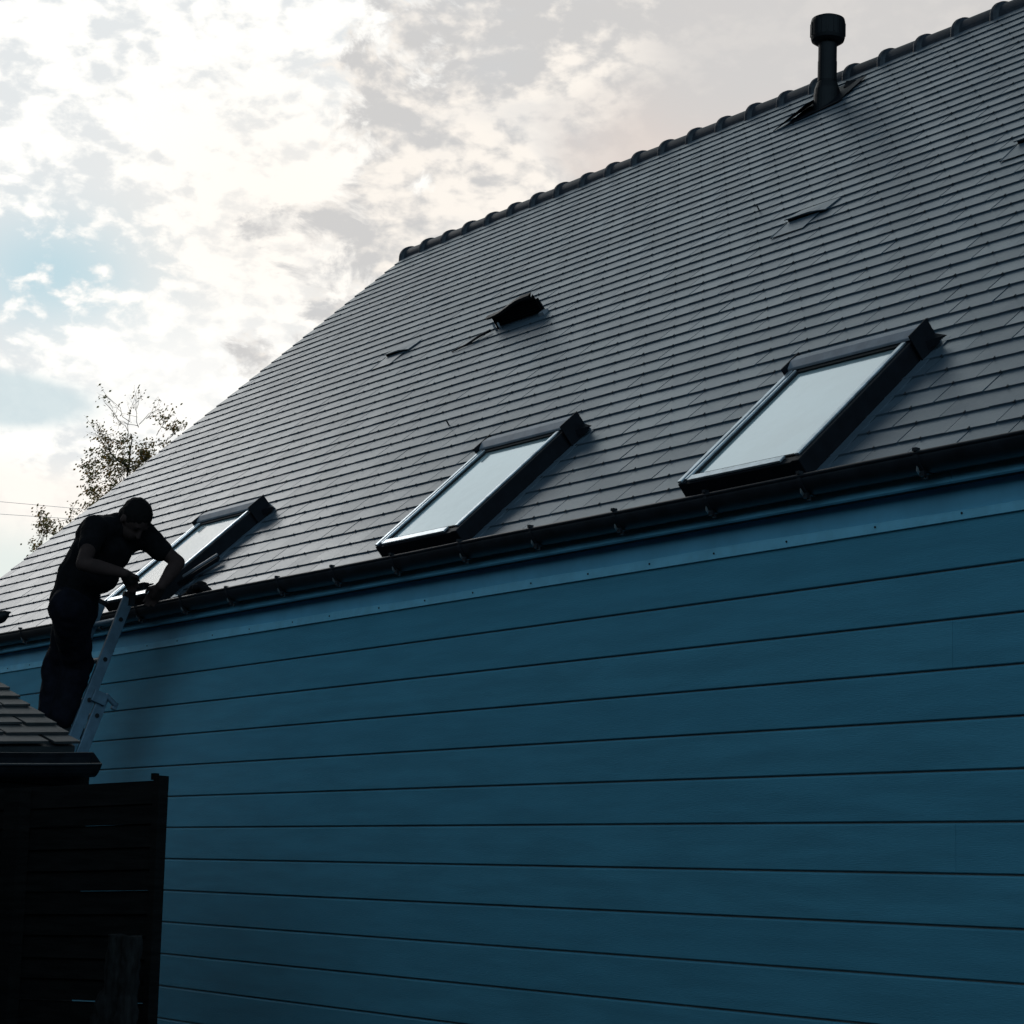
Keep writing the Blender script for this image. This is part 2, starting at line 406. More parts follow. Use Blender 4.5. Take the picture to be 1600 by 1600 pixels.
# bracket, one mesh reused
mb = MB()
pts = [gc+V((0, -math.cos(a)*(gr+.004), -math.sin(a)*(gr+.004))) for a in (math.pi*i/12 for i in range(0, 13))]
for p, q in zip(pts, pts[1:]):
    d = (q-p); nn = X.cross(d).normalized()
    mb.obox(p-X*.011, X*.022, d*1.04, nn*.004)
mb.cbox(gc+V((0, -gr+.002, .012)), X*.018, Y*.022, Z*.012)
mb.cbox(gc+V((.0, -gr*.42, -gr*.93-.010)), X*.024, Y*.012, Z*.020)
mb.tube([gc+V((0, -.012, -gr-.008)), gc+V((0, -.012, -gr-.022))], .009, 8)
mb.tube([gc+V((-.006, -gr*.75, -gr*.66)), gc+V((-.012, -gr*.62, -gr*.90)), gc+V((-.016, -gr*.30, -gr*1.14))], [.004, .006, .005], 6, mi=1)
br = mb.build('bracket', [M['gutter'], M['lightmetal']]); br.parent = gutter; br.location = (-10.158, 0, 0)
for k in list(range(-9, 0))+list(range(1, 24)):
    x = -10.158+.565*k
    if XL < x < XR:
        c = br.copy(); S.collection.objects.link(c); c.parent = gutter; c.location = (x+random.uniform(-.02, .02), 0, 0)
        c.rotation_euler = (0, 0, R(random.uniform(-3, 3)))

# ------------------------------------------------------------------ skylights
def skylight(x0, lab, open_flap=False):
    W, s0, s1, h = .70, 4.865, 5.79, .095
    P = lambda a, s, n: rp(x0+a, s, n)
    mb = MB()     # outer frame: four boxes butted, top 3 mm proud
    t = .045
    mb.obox(P(0, s0, -.01), X*t, DN*(s1-s0), NR*(h+.01))
    mb.obox(P(W-t, s0, -.01), X*t, DN*(s1-s0), NR*(h+.01))
    mb.obox(P(t+.0005, s1-t, -.01), X*(W-2*t-.001), DN*t, NR*(h-.004+.01))
    mb.obox(P(t+.0005, s0, -.01), X*(W-2*t-.001), DN*t, NR*(h+.01))
    fr = H(mb.build('skylight', M['dark'])); bev(fr, .004)
    if lab: fr['label'] = lab
    def sub(m_, name, mt, b=0):
        o = m_.build(name, mt); o.parent = fr
        if b: bev(o, b)
        return o
    # sash covers (pale strips on the sides and along the bottom)
    mb = MB(); hh = h+.001
    for q_ in ((P(.001, s0+.10, hh), X*.024, DN*(s1-s0-.105), NR*.010), (P(.034, s0+.10, hh-.002), X*.014, DN*(s1-s0-.12), NR*.010),
               (P(W-.050, s0+.10, hh-.001), X*.024, DN*(s1-s0-.14), NR*.009), (P(.055, s1-.044, hh-.003), X*(W-.16), DN*.036, NR*.010)):
        mb = MB(); mb.obox(*q_); sub(mb, 'cover_strip', M['lightmetal'], .002)
    # top hood
    mb = MB()
    prof = [(-.045, .004), (-.030, .055), (.006, h+.030), (.050, h+.033), (.088, h+.016), (.091, h+.004), (.083, h+.004), (.078, h+.010), (.02, h+.010)]
    mb.sweep([rp(0, s0+a, n_)-rp(0, 0, 0)+V((0, RY, RZ)) for a, n_ in prof], (x0-.012, 0, 0), (x0+W+.012, 0, 0), closed=True)
    sub(mb, 'hood', M['capmetal'], .003)
    # hood side cheeks
    for xx in (-.0185, W+.0125):
        mb = MB(); mb.obox(P(xx, s0-.02, 0), X*.006, DN*.135, NR*(h+.034)); sub(mb, 'hood_cheek', M['dark'])
    mb = MB()
    mb.obox(P(.048, s0+.08, h-.022), X*(W-.096), DN*(s1-s0-.14), NR*.014)
    sub(mb, 'glass_pane', M['glass'])
    mb = MB()
    mb.obox(P(.052, s0+.090, h-.006), X*(W-.104), DN*.022, NR*.008)
    mb.obox(P(.052, s0+.113, h-.006), X*.010, DN*(s1-s0-.175), NR*.006)
    mb.obox(P(W-.062, s0+.113, h-.006), X*.010, DN*(s1-s0-.175), NR*.006)
    mb.obox(P(.052, s1-.062, h-.006), X*(W-.104), DN*.010, NR*.006)
    sub(mb, 'gasket', M['void'])
    # skirt flashing
    mb = MB(); mb.obox(P(-.055, s0-.05, .012), X*.052, DN*(s1-s0+.04), NR*.004); sub(mb, 'side_flashing', M['slate'])
    mb = MB(); mb.obox(P(W+.003, s0-.05, .010), X*.05, DN*(s1-s0+.04), NR*.004); sub(mb, 'side_flashing', M['slate'])
    mb = MB()
    mb.add([P(-.03, s1+.001, .028), P(W+.03, s1+.001, .028), P(W+.05, s1+.030, .018), P(-.08, s1+.030, .018), P(-.03, s1+.001, .0), P(W+.03, s1+.001, .0), P(W+.05, s1+.030, .0), P(-.08, s1+.030, .0)],
           [(0, 1, 2, 3), (4, 7, 6, 5), (0, 4, 5, 1), (1, 5, 6, 2), (2, 6, 7, 3), (3, 7, 4, 0)])
    sub(mb, 'apron_flashing', M['dark'])
    mb = MB(); mb.add([P(W+.019, s0-.01, .03), P(W+.019, s0+.06, .03), P(W+.10, s0+.012, .05), P(W+.019, s0-.01, .065), P(W+.019, s0+.05, .065)], [(0, 1, 2), (3, 2, 4), (0, 2, 3), (1, 4, 2), (0, 3, 4, 1)])
    sub(mb, 'corner_flap', M['dark'])
    return fr
skylight(-6.35, 'largest looking skylight, at the right end of the row')
skylight(-8.63, 'middle skylight of the row')
skylight(-11.735, 'skylight beside the bending man')

# ------------------------------------------------------------------ hooded vents let into the slates
def slot_vent(x0, s0, nm_label):
    W = .27; P = lambda a, s, n: rp(x0+a, s0+s, n); h = .042
    mb = MB()     # lifted hood whose mouth faces down the slope
    mb.add([P(0, -.15, .016), P(W+.03, -.15, .016), P(W+.03, 0, .026), P(W*.7, 0, h), P(-.01, 0, h), P(0, -.15, .010), P(W+.03, -.15, .010), P(W+.03, 0, .020), P(W*.7, 0, h-.006), P(-.01, 0, h-.006)],
           [(0, 1, 2, 3, 4), (5, 9, 8, 7, 6), (0, 5, 6, 1), (1, 6, 7, 2), (2, 7, 8, 3), (3, 8, 9, 4), (4, 9, 5, 0)])
    o = H(mb.build('slot_vent', M['slate']))
    if nm_label: o['label'] = nm_label
    mb = MB()
    mb.add([P(0, -.012, h-.007), P(W*.7, -.012, h-.007), P(W+.025, -.012, .020), P(W+.02, -.012, .014), P(0, -.012, .014)], [(0, 1, 2, 3, 4)])
    q = mb.build('vent_opening', M['void']); q.parent = o
    mb = MB()
    mb.obox(P(-.004, -.010, .0150), X*(W*.92), DN*.170, NR*.003)
    q = mb.build('vent_apron', M['slate']); q.parent = o
    mb = MB()
    mb.obox(P(-.010, -.005, .012), X*.004, DN*.165, NR*.009)
    q = mb.build('side_flap', M['slate']); q.parent = o
slot_vent(-12.38, 2.67, 'slot vent nearest the left verge')
slot_vent(-8.20, 2.71, 'slot vent in the middle of the roof')
slot_vent(-6.57, 2.71, 'slot vent at the right edge of the photo')
# raised black roof vent
mb = MB(); x0, W = -10.83, .50; P = lambda a, s, n: rp(x0+a, 2.86+s, n)
nseg = 10; top = []
for i in range(nseg+1):
    t = i/nseg; a = W*t
    hh = .118+.048*math.sin(math.pi*min(1, t*1.2)*.5)**3; bk = 1-.55*t
    top.append([P(a-.05*t, -.15*bk, .010), P(a-.05*t, -.09*bk, hh*.80), P(a-.015, -.02-.02*t, hh), P(a-.02, .012-.02*t, hh-.006), P(a-.01, .0, hh-.022), P(a+.004, -.03, hh-.03)])
vs = [v for q in top for v in q]; fs = []
for i in range(nseg):
    for j in range(5): fs.append((i*6+j, i*6+j+1, i*6+j+7, i*6+j+6))
mb.add(vs, fs)
for a, sgn in ((0, 1), (W, 1)):
    hh = .118 if a == 0 else .165; bk = 1 if a == 0 else .45
    mb.add([P(a-.1*a, -.15*bk, .010), P(a-.1*a, -.09*bk, hh*.80), P(a, -.03, hh-.012), P(a, -.02, .0)], [(0, 1, 2, 3)])
mb.cbox(P(W/2, -.055, .055), X*(W-.02), DN*.01, NR*.11)
for k in range(6): mb.obox(P(.02, -.05, .018+k*.016), X*(W-.04), DN*.012, NR*.004)
rvent = H(mb.build('roof_vent', M['plastic'], smooth=False))
for a in (.0, .05):
    mb = MB(); mb.tube([P(a, -.01, .002), P(a+.01, .0, .03), P(a+.004, -.01, .055)], .008, 6); q = mb.build('vent_clip', M['capmetal']); q.parent = rvent
mb = MB(); mb.cbox(P(W+.01, -.02, .02), X*.05, DN*.05, NR*.02)
q = mb.build('vent_clip', M['capmetal']); q.parent = rvent
mb = MB()
mb.tube([P(-.02, .02, .03), P(-.10, .06, .03), P(-.19, .12, .022), P(-.33, .15, .016)], [.010, .009, .007, .004], 6)
q = mb.build('lead_skirt', M['dark']); q.parent = rvent

# vent pipe near the ridge
mb = MB(); px = -9.62
pb = rp(px, .45)
def lathe(prof, c, n=28):
    m = MB(); vs = []; fs = []
    for r, z in prof:
        for i in range(n): a = 2*math.pi*i/n; vs.append(V(c)+V((math.cos(a)*r, math.sin(a)*r, z)))
    for j in range(len(prof)-1):
        for i in range(n): fs.append((j*n+i, j*n+(i+1) % n, (j+1)*n+(i+1) % n, (j+1)*n+i))
    fs.append(tuple(range(n))); fs.append(tuple(range((len(prof)-1)*n, len(prof)*n)))
    m.add(vs, fs); return m
pipe = H(lathe([(.062, -.1), (.062, .16), (.064, .16), (.064, .30), (.062, .30), (.062, .47)], pb).build('vent_pipe', M['plastic'], smooth=False))
q = lathe([(.095, -.12), (.092, -.02), (.088, .06), (.084, .10), (.070, .145), (.066, .15)], pb).build('collar', M['plastic']); q.parent = pipe
q = lathe([(.060, .425), (.085, .432), (.108, .448), (.114, .47), (.115, .575), (.110, .597), (.080, .612), (.03, .618)], pb).build('cap', M['plastic']); q.parent = pipe
q0 = q
mb = MB()
for i in range(16):
    a = 2*math.pi*i/16; c = pb+V((math.cos(a)*.1155, math.sin(a)*.1155, .522)); mb.cbox(c, V((math.cos(a), math.sin(a), 0))*.005, V((-math.sin(a), math.cos(a), 0))*.010, Z*.09)
for v_, f_, m_ in ((list(q0.data.vertices), 0, 0),): pass
bm = bmesh.new(); bm.from_mesh(q0.data)
rb = mb.build('cap_rib', M['plastic']); bm.from_mesh(rb.data); bm.to_mesh(q0.data); bm.free(); bpy.data.objects.remove(rb)
def quadplate(a, b, c, d, t=.004):
    mb = MB(); vs = [a, b, c, d]; n_ = (b-a).cross(d-a).normalized()*t; mb.add(vs+[v+n_ for v in vs], [(0, 3, 2, 1), (4, 5, 6, 7), (0, 1, 5, 4), (1, 2, 6, 5), (2, 3, 7, 6), (3, 0, 4, 7)])
    q = mb.build('pipe_flashing', M['dark']); q.parent = pipe
quadplate(rp(px-.20, .22, .02), rp(px+.22, .22, .03), rp(px+.20, .56, .022), rp(px-.24, .66, .018))
quadplate(rp(px-.19, .40, .024), rp(px-.06, .34, .05), rp(px-.05, .56, .085), rp(px-.34, .66, .020))
quadplate(rp(px+.06, .24, .05), rp(px+.13, .23, .03), rp(px+.11, .30, .025), rp(px+.07, .31, .03))

# ------------------------------------------------------------------ things lying at the eaves beside the man
mb = MB()
a = rp(-11.09, 5.62, .03); b = rp(-10.86, 5.40, .04)
d = (b-a)
mb.obox(a, d, NR*.022, d.cross(NR).normalized()*.05)
mb.obox(a+NR*.0225, d, NR*.012, d.cross(NR).normalized()*.012, mi=1)
o = mb.build('metal_bar', [M['dark'], M['capmetal']]); tag(o, 'short dark metal bar lying on the slates below the left skylight', 'bar')
# crumpled glove on the gutter edge
def blob(parts, vox=.012, smooth_it=4, name='x', m=None, disp=0, dscale=.1):
    bm = bmesh.new()
    for pr in parts:
        if len(pr) == 4:
            p0, r0, p1, r1 = pr; p0, p1 = V(p0), V(p1); L = (p1-p0).length
            q = (p1-p0).to_track_quat('Z', 'Y').to_matrix().to_4x4() if L > 1e-5 else Matrix.Identity(4)
            bmesh.ops.create_cone(bm, cap_ends=True, segments=20, radius1=r0, radius2=r1, depth=max(L, 1e-4), matrix=Matrix.Translation((p0+p1)/2) @ q)
            for p, r in ((p0, r0), (p1, r1)):
                bmesh.ops.create_icosphere(bm, subdivisions=3, radius=r, matrix=Matrix.Translation(p))
        else:   # ellipsoid: centre, (rx,ry,rz), rotation matrix
            c, rad, rot = pr
            bmesh.ops.create_icosphere(bm, subdivisions=4, radius=1, matrix=Matrix.Translation(V(c)) @ rot.to_4x4() @ Matrix.Diagonal((*rad, 1)))
    me = bpy.data.meshes.new(name); bm.to_mesh(me); bm.free()
    o = bpy.data.objects.new(name, me); S.collection.objects.link(o)
    md = o.modifiers.new('r', 'REMESH'); md.mode = 'VOXEL'; md.voxel_size = vox; md.use_smooth_shade = True
    if smooth_it:
        md = o.modifiers.new('s', 'SMOOTH'); md.iterations = smooth_it; md.factor = .5
    if disp:
        tx = bpy.data.textures.new('folds', 'CLOUDS'); tx.noise_scale = dscale; tx.noise_depth = 2
        md = o.modifiers.new('d', 'DISPLACE'); md.texture = tx; md.strength = disp; md.mid_level = .5; md.texture_coords = 'LOCAL'
    dg = bpy.context.evaluated_depsgraph_get(); me2 = bpy.data.meshes.new_from_object(o.evaluated_get(dg)); me2.name = name
    bpy.data.objects.remove(o)
    me2.materials.clear(); o = link(name, me2, m)
    for p in me2.polygons: p.use_smooth = True
    return o
gl = V((-10.60, -.15, 1.635))
o = blob([(gl+V((-.05, .0, 0)), .030, gl+V((.03, .02, .03)), .040), (gl+V((.03, .02, .03)), .035, gl+V((.10, .03, .0)), .022), (gl+V((-.05, 0, 0)), .02, gl+V((-.12, -.01, -.012)), .016),
          (gl+V((.0, 0, .02)), .02, gl+V((.06, -.03, .02)), .018)], .008, 3, 'work_glove', M['shirt'], .02, .05)
tag(o, 'crumpled dark work glove lying on the gutter lip right of the man', 'glove')
# pale chip of debris on the lip
mb = MB(); c = V((-10.83, -.19, 1.618))
mb.add([c, c+V((.05, .01, .008)), c+V((.06, .03, .014)), c+V((.01, .03, .004)), c+V((.02, .015, .022))], [(0, 1, 4), (1, 2, 4), (2, 3, 4), (3, 0, 4), (0, 3, 2, 1)])
tag(mb.build('metal_chip', M['lightmetal']), 'small pale chip of debris on the gutter lip by the man\'s hand', 'chip')

# ------------------------------------------------------------------ ladder
LT = V((-11.266, -.25, 1.639)); U = V((0, -.3100, -.9507)).normalized(); NL = V((0, .9507, -.31)).normalized()
lad = empty('ladder', (LT.x-.2, -1.3, GZ)); tag(lad, 'aluminium two-section extension ladder leaning on the gutter under the man', 'ladder')
LA = lambda o: attach(o, lad)
Lw = .39
def stile(x, s0, s1, off):
    mb = MB(); c = V((x, LT.y, LT.z))+U*s0+NL*(off-.034)
    mb.obox(c, X*.025, U*(s1-s0), NL*.068)
    o = LA(mb.build('stile', M['alu'])); bev(o, .004); return o
for x in (LT.x-.0125, LT.x-Lw-.0125):
    stile(x, -.02, 2.55, 0)
    stile(x+.003 if x > -11.4 else x-.003, .56, 3.40, .078)
def rung(s, off, w_):
    mb = MB(); c = V((LT.x, LT.y, LT.z))+U*s+NL*off
    a_, b_ = c+X*(w_), c-X*(Lw+w_)
    mb.tube([a_, b_], .0165, 12)
    mb.tube([a_+X*.0005, a_+X*.003], .0135, 12, mi=1); mb.tube([b_-X*.003, b_-X*.0005], .0135, 12, mi=1)
    LA(mb.build('rung', [M['alu'], M['void']]))
s = .125
while s < 2.5: rung(s, 0, .0145); s += .255
s = .70
while s < 3.35: rung(s, .078, .0175); s += .255
mb = MB(); c = LT+U*.60+NL*.05
mb.cbox(c+X*.01, X*.05, U*.07, NL*.09); mb.tube([c+X*.02+NL*.03+U*-.03, c+X*.02+NL*.11+U*.0], .017, 8); mb.cbox(c+X*.01+NL*.11+U*.005, X*.03, U*.045, NL*.03)
o = LA(mb.build('section_bracket', M['alu'])); bev(o, .004)
mb = MB(); mb.cbox(c-X*Lw, X*.05, U*.07, NL*.09); o = LA(mb.build('section_bracket', M['alu'])); bev(o, .004)
mb = MB()
for xx in (0, -Lw): mb.cbox(LT+X*xx-U*.028, X*.032, U*.03, NL*.076); mb.cbox(LT+X*xx+U*3.41+NL*.078, X*.036, U*.035, NL*.078)
o = LA(mb.build('end_cap', M['plastic'])); bev(o, .004)

# ------------------------------------------------------------------ the man
man = empty('person', (-11.4, -.55, .80))
tag(man, 'man in black t-shirt and dark trousers bending over the gutter on a ladder', 'person')
MA = lambda o: attach(o, man)
J = dict(pelvis=(-11.14, -.64, 1.575), waist=(-11.10, -.62, 1.72), belly=(-11.06, -.60, 1.79), chest=(-10.97, -.56, 1.90), neckb=(-10.87, -.52, 1.985), neck=(-10.82, -.50, 2.00), head=(-10.765, -.475, 2.022),
 hipR=(-11.06, -.70, 1.52), hipL=(-11.22, -.57, 1.55), knR=(-11.33, -.50, 1.24), knL=(-11.46, -.56, 1.25), anR=(-11.33, -.57, .905), anL=(-11.45, -.60, .905),
 shR=(-10.83, -.68, 1.960), elR=(-10.69, -.80, 1.725), wrR=(-10.575, -.60, 1.685), haR=(-10.66, -.51, 1.645),
 shL=(-10.90, -.36, 1.975), elL=(-10.80, -.17, 1.825), wrL=(-10.73, -.30, 1.665), haL=(-10.785, -.30, 1.630))
J = {k: V(v) for k, v in J.items()}
def seg(a, ra, b, rb): return (J[a], ra, J[b], rb)
def fingers(wr, ha, palm_n, spread, side):
    """palm, four unequal curled fingers and a thumb"""
    parts = []; d = (ha-wr).normalized(); sv = palm_n.cross(d).normalized()
    k = wr+d*.085
    parts += [(wr, .024, k, .024), (wr+sv*.014, .017, k+sv*.026, .014), (wr-sv*.014, .017, k-sv*.026, .014)]
    for i, L in enumerate((.070, .080, .075, .058)):
        o_ = sv*((i-1.5)*.019); b0 = k+o_; d1 = (d+palm_n*.35+sv*(i-1.5)*.06).normalized(); d2 = (d*.6+palm_n*.9).normalized(); d3 = (d*.1+palm_n).normalized()
        p1 = b0+d1*L*.48; p2 = p1+d2*L*.32; p3 = p2+d3*L*.24
        parts += [(b0-d*.02, .010, p1, .0090), (p1, .0088, p2, .0080), (p2, .0078, p3, .0068)]
    t0 = wr+d*.03+sv*side*.022; t1 = t0+(d*.6+sv*side*.8+palm_n*.3).normalized()*.040; t2 = t1+(d*.9+palm_n*.6).normalized()*.032
    parts += [(t0, .015, t1, .0105), (t1, .0102, t2, .008)]
    return parts
HD = (V((.46, .12, -.72))).normalized()         # where the face looks
HU = (J['head']-J['neck']).normalized()
# body: torso, limbs, neck, head in one surface
face_x = HD; up_h = (V((.62, .15, .72))-face_x*V((.62, .15, .72)).dot(face_x)).normalized(); sid = up_h.cross(face_x).normalized()
HR = Matrix((face_x, sid, up_h)).transposed()
hc = J['head']
def hp(a, b, c): return hc+face_x*a+sid*b+up_h*c
body = [seg('pelvis', .12, 'waist', .115), seg('waist', .115, 'chest', .125), seg('chest', .125, 'neckb', .07), seg('neckb', .062, 'neck', .058), (J['neck'], .056, hp(-.02, 0, -.05), .054),
 seg('pelvis', .11, 'hipR', .10), seg('pelvis', .11, 'hipL', .10), seg('hipR', .088, 'knR', .058), seg('hipL', .088, 'knL', .058), seg('knR', .055, 'anR', .040), seg('knL', .055, 'anL', .040),
 seg('chest', .11, 'shR', .062), seg('chest', .11, 'shL', .062), seg('shR', .052, 'elR', .040), seg('shL', .052, 'elL', .040),
 (J['elR'], .040, J['elR'].lerp(J['wrR'], .35), .044), (J['elR'].lerp(J['wrR'], .35), .044, J['wrR'], .027),
 (J['elL'], .040, J['elL'].lerp(J['wrL'], .35), .044), (J['elL'].lerp(J['wrL'], .35), .044, J['wrL'], .027),
 # head: skull, jaw, nose, brow, ears, lips
 (hp(-.012, 0, .022), (.098, .077, .092), HR), (hp(.030, 0, -.045), (.062, .055, .062), HR), (hp(.055, 0, -.082), .022, hp(.045, 0, -.092), .024),
 (hp(.080, 0, .018), .010, hp(.105, 0, -.022), .013), (hp(.072, -.028, .030), .014, hp(.072, .028, .030), .014), (hp(.080, -.016, -.055), .009, hp(.080, .016, -.055), .009),
 (hp(-.005, .078, -.005), (.020, .010, .032), HR), (hp(-.005, -.078, -.005), (.020, .010, .032), HR)]
pn = V((-.2, .55, -.8)).normalized()
body += fingers(J['wrR'], J['haR'], V((.1, .35, -.93)).normalized(), 1, 1)
body += fingers(J['wrL'], J['haL'], V((-.1, -.55, -.83)).normalized(), 1, -1)
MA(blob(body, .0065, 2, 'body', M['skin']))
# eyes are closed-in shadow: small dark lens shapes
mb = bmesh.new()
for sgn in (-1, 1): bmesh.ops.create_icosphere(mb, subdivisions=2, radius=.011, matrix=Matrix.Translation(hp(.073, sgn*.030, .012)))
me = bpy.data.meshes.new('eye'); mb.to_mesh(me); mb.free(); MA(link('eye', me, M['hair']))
MA(blob([(hp(-.020, 0, .032), (.101, .083, .095), HR), (hp(-.055, 0, -.02), (.06, .07, .06), HR)], .008, 1, 'hair', M['hair'], .008, .02))
sh = [seg('pelvis', .138, 'waist', .137), seg('waist', .137, 'belly', .142), seg('belly', .142, 'chest', .145), seg('chest', .140, 'neckb', .088), seg('chest', .125, 'shR', .080), seg('chest', .125, 'shL', .080),
 (J['shR'], .078, J['shR'].lerp(J['elR'], .50), .062), (J['shL'], .078, J['shL'].lerp(J['elL'], .55), .064), (J['neckb'], .07, J['shR'], .07), (J['neckb'], .07, J['shL'], .07),
 (J['waist'], .13, J['belly']+V((.06, .03, -.05)), .13), (J['belly'], .14, J['chest']+V((.05, .03, -.04)), .12), (J['chest']+V((-.04, -.04, .05)), .11, J['neckb']+V((-.02, -.02, .0)), .09)]
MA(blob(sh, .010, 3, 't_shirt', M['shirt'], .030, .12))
tr = [seg('pelvis', .135, 'waist', .125), seg('pelvis', .130, 'hipR', .115), seg('pelvis', .130, 'hipL', .115), seg('hipR', .115, 'knR', .090), seg('hipL', .115, 'knL', .090),
 (J['pelvis'], .12, (J['knR']+J['hipR'])/2, .10), (J['knR'], .090, J['anR']+V((0, 0, .03)), .075), (J['knL'], .090, J['anL']+V((0, 0, .03)), .075)]
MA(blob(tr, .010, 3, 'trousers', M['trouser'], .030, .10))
for a in ('anR', 'anL'):
    f = J[a]; fd = V((.10, 1, 0)).normalized()
    MA(blob([(f+V((0, 0, -.01)), .045, f-fd*.03+V((0, 0, -.05)), .036), (f-fd*.04+V((0, 0, -.055)), .036, f+fd*.08+V((0, 0, -.058)), .038), (f+fd*.08+V((0, 0, -.058)), .038, f+fd*.15+V((0, 0, -.062)), .030)], .008, 2, 'shoe', M['shoe']))
# tool in his hand
mb = MB(); c = J['haR']+V((-.03, .05, -.01))
mb.cbox(c, V((.14, .03, .012)), V((-.008, .036, 0)), V((0, .004, .036)))
mb.cbox(c+V((-.045, -.01, -.055)), V((.030, 0, 0)), V((0, .028, 0)), V((0.01, 0, .09)))
mb.tube([c+V((.06, .015, .005)), c+V((.13, .03, .012))], [.010, .004], 8)
o = mb.build('hand_tool', M['plastic']); bev(o, .006); tag(o, 'small black hand tool held by the man at the top of the ladder', 'tool')
# unidentified dark thing, shape guessed, cut by the left edge of the photograph
c = V((-10.96, -1.14, 1.415))
o = blob([(c+V((-.08, -.06, -.02)), .045, c+V((-.0, 0, .0)), .036), (c+V((-.02, -.02, -.008)), .038, c+V((.018, .014, .010)), .026), (c+V((.01, .01, .024)), .010, c+V((.040, .036, .026)), .007), (c+V((-.08, -.06, -.02)), .04, c+V((-.25, -.2, -.10)), .04)], .005, 1, 'unknown_object', M['plastic'])
tag(o, 'dark rounded object with a small nub jutting in at the left edge', 'tool')

# ------------------------------------------------------------------ slate shed in the lower left
tl, ph = R(4.8), R(19.5)
e = V((0, math.cos(tl), math.sin(tl))); b = V((-math.cos(ph), 0, math.sin(ph))); b = (b-e*b.dot(e)).normalized(); nn = e.cross(b).normalized()
if nn.z < 0: nn = -nn
O = V((-8.701, -1.615, .596))
shed = empty('shed', (-9.7, -2.9, GZ)); tag(shed, 'old low shed with thick slates and a black gutter, lower left', 'shed')
SH = lambda o: attach(o, shed)
mb = MB()
slates(mb, O+b*1.43, e, -b, nn, [1.43-.143*k for k in range(10)][::-1], -2.7, 0.0, .30, butt=.020, th=.011, length=.30, slope=.09, ragged=.007, hooks=False, gap=.020)
mb.obox(O-e*2.68+b*.02-nn*.045, e*2.66, b*1.42, nn*.036, .9)
# far slope
b2 = V((-math.cos(ph), 0, -math.sin(ph)))
mb.obox(O-e*2.68+b*1.43-nn*.03, e*2.66, b2*1.1, nn*.03, .9)
SH(mb.build('roof', M['oldslate']))
mb = MB(); d_ = V((0, -1, 0))
mb.obox(V((-8.70, -1.60, GZ)), V((0, -2.6, 0)), V((-2.0, 0, 0)), Z*(.47-GZ))
for k in range(20):
    mb.obox(V((-8.655, -1.585, GZ+.02+k*.105)), V((0, -2.54, 0)), X*-.02, Z*.098, random.random())
mb.obox(O-e*2.66-nn*.14+b*.0-e*0, e*2.64, b*.022, nn*.09)
mb.obox(O-e*.045-nn*.15+b*.023, e*.03, b*1.38, nn*.10)
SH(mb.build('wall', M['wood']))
# shed gutter
mb = MB(); gc2 = V((-8.53, -1.619, .507)); g2 = .056
tipm = Matrix.Rotation(R(30), 3, 'Y'); lipv = V((g2, 0, 0))
tp_ = lambda v: (tipm @ (v-lipv))+lipv
pr = [tp_(V((math.cos(a)*g2, 0, -math.sin(a)*g2*1.6))) for a in (math.pi*i/12 for i in range(13))]
pri = [tp_(V((math.cos(a)*(g2-.004), 0, -math.sin(a)*(g2*1.6-.004)))) for a in (math.pi*i/12 for i in range(13))][::-1]
e2 = V((0, math.cos(R(4.4)), math.sin(R(4.4))))
mb.sweep(pr+pri, gc2-e2*2.6, gc2, closed=True, seg=16, wob=lambda t, i: V((0, 0, mnoise.noise(V((t*13, 7, 0)))*.004)))
mb.sweep([V((g2-.001+math.cos(a)*.006, 0, math.sin(a)*.006)) for a in (math.pi*2*i/8 for i in range(8))], gc2-e2*2.6, gc2+e2*.004, closed=True, seg=16, mi=0, wob=lambda t, i: V((0, 0, mnoise.noise(V((t*13, 7, 0)))*.004)))
# stop end
mb.add([gc2+e2*.002+p for p in pr], [tuple(range(13))]); mb.add([gc2+e2*.006+p for p in pr], [tuple(range(13))])
SH(mb.build('gutter', M['gutter'], smooth=False))

# ------------------------------------------------------------------ dark board fence in front of the shed
TR = V((-6.396, -2.333, .360)); azf = R(106); t2 = R(2.0)
hd = V((-math.sin(azf), math.cos(azf), 0)); fd = (hd*math.cos(t2)-Z*math.sin(t2)).normalized(); fn = V((hd.y, -hd.x, 0)); 
if fn.dot(V((6, -3, 0))) < 0: fn = -fn
fu = fn.cross(fd).normalized(); fu = fu if fu.z > 0 else -fu
fence = empty('timber_fence', (TR.x-.8, TR.y-.2, GZ)); tag(fence, 'near-black fence of horizontal boards below the shed gutter', 'fence')
FE = lambda o: attach(o, fence)
mb = MB(); FL = 2.5
for k in range(27):
    a = TR-fu*(.012+.0727*k+random.uniform(-.002, .002)); sag = random.uniform(-.004, .004); w_ = .0727-(random.uniform(.0012, .0022) if k in (1, 4, 9) else -.004)
    for (u0, u1) in ((.03, .80), (.803, 2.45)):
        q0 = a+fd*u0; q1 = a+fd*u1; j = random.uniform(-.001, .001); nseg = 6
        sw = random.uniform(-.002, .002); lean = random.uniform(0, .005)
        prof = lambda t: [q0.lerp(q1, t)+fu*(sw*math.sin(math.pi*t)+j*.4), ]
        vs = []; fs = []
        for i in range(nseg+1):
            t = i/nseg; c = prof(t)[0]
            vs += [c, c+fn*(.012+lean), c-fu*w_+fn*.026, c-fu*w_]
        for i in range(nseg):
            for m_ in range(4): fs.append((i*4+m_, i*4+(m_+1) % 4, (i+1)*4+(m_+1) % 4, (i+1)*4+m_))
        fs += [(0, 1, 2, 3), (nseg*4+3, nseg*4+2, nseg*4+1, nseg*4)]
        mb.add(vs, fs, random.random())
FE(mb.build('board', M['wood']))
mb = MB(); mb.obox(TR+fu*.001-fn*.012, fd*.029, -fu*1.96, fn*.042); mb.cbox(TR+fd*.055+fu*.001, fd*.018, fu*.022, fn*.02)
FE(mb.build('post', M['wood']))
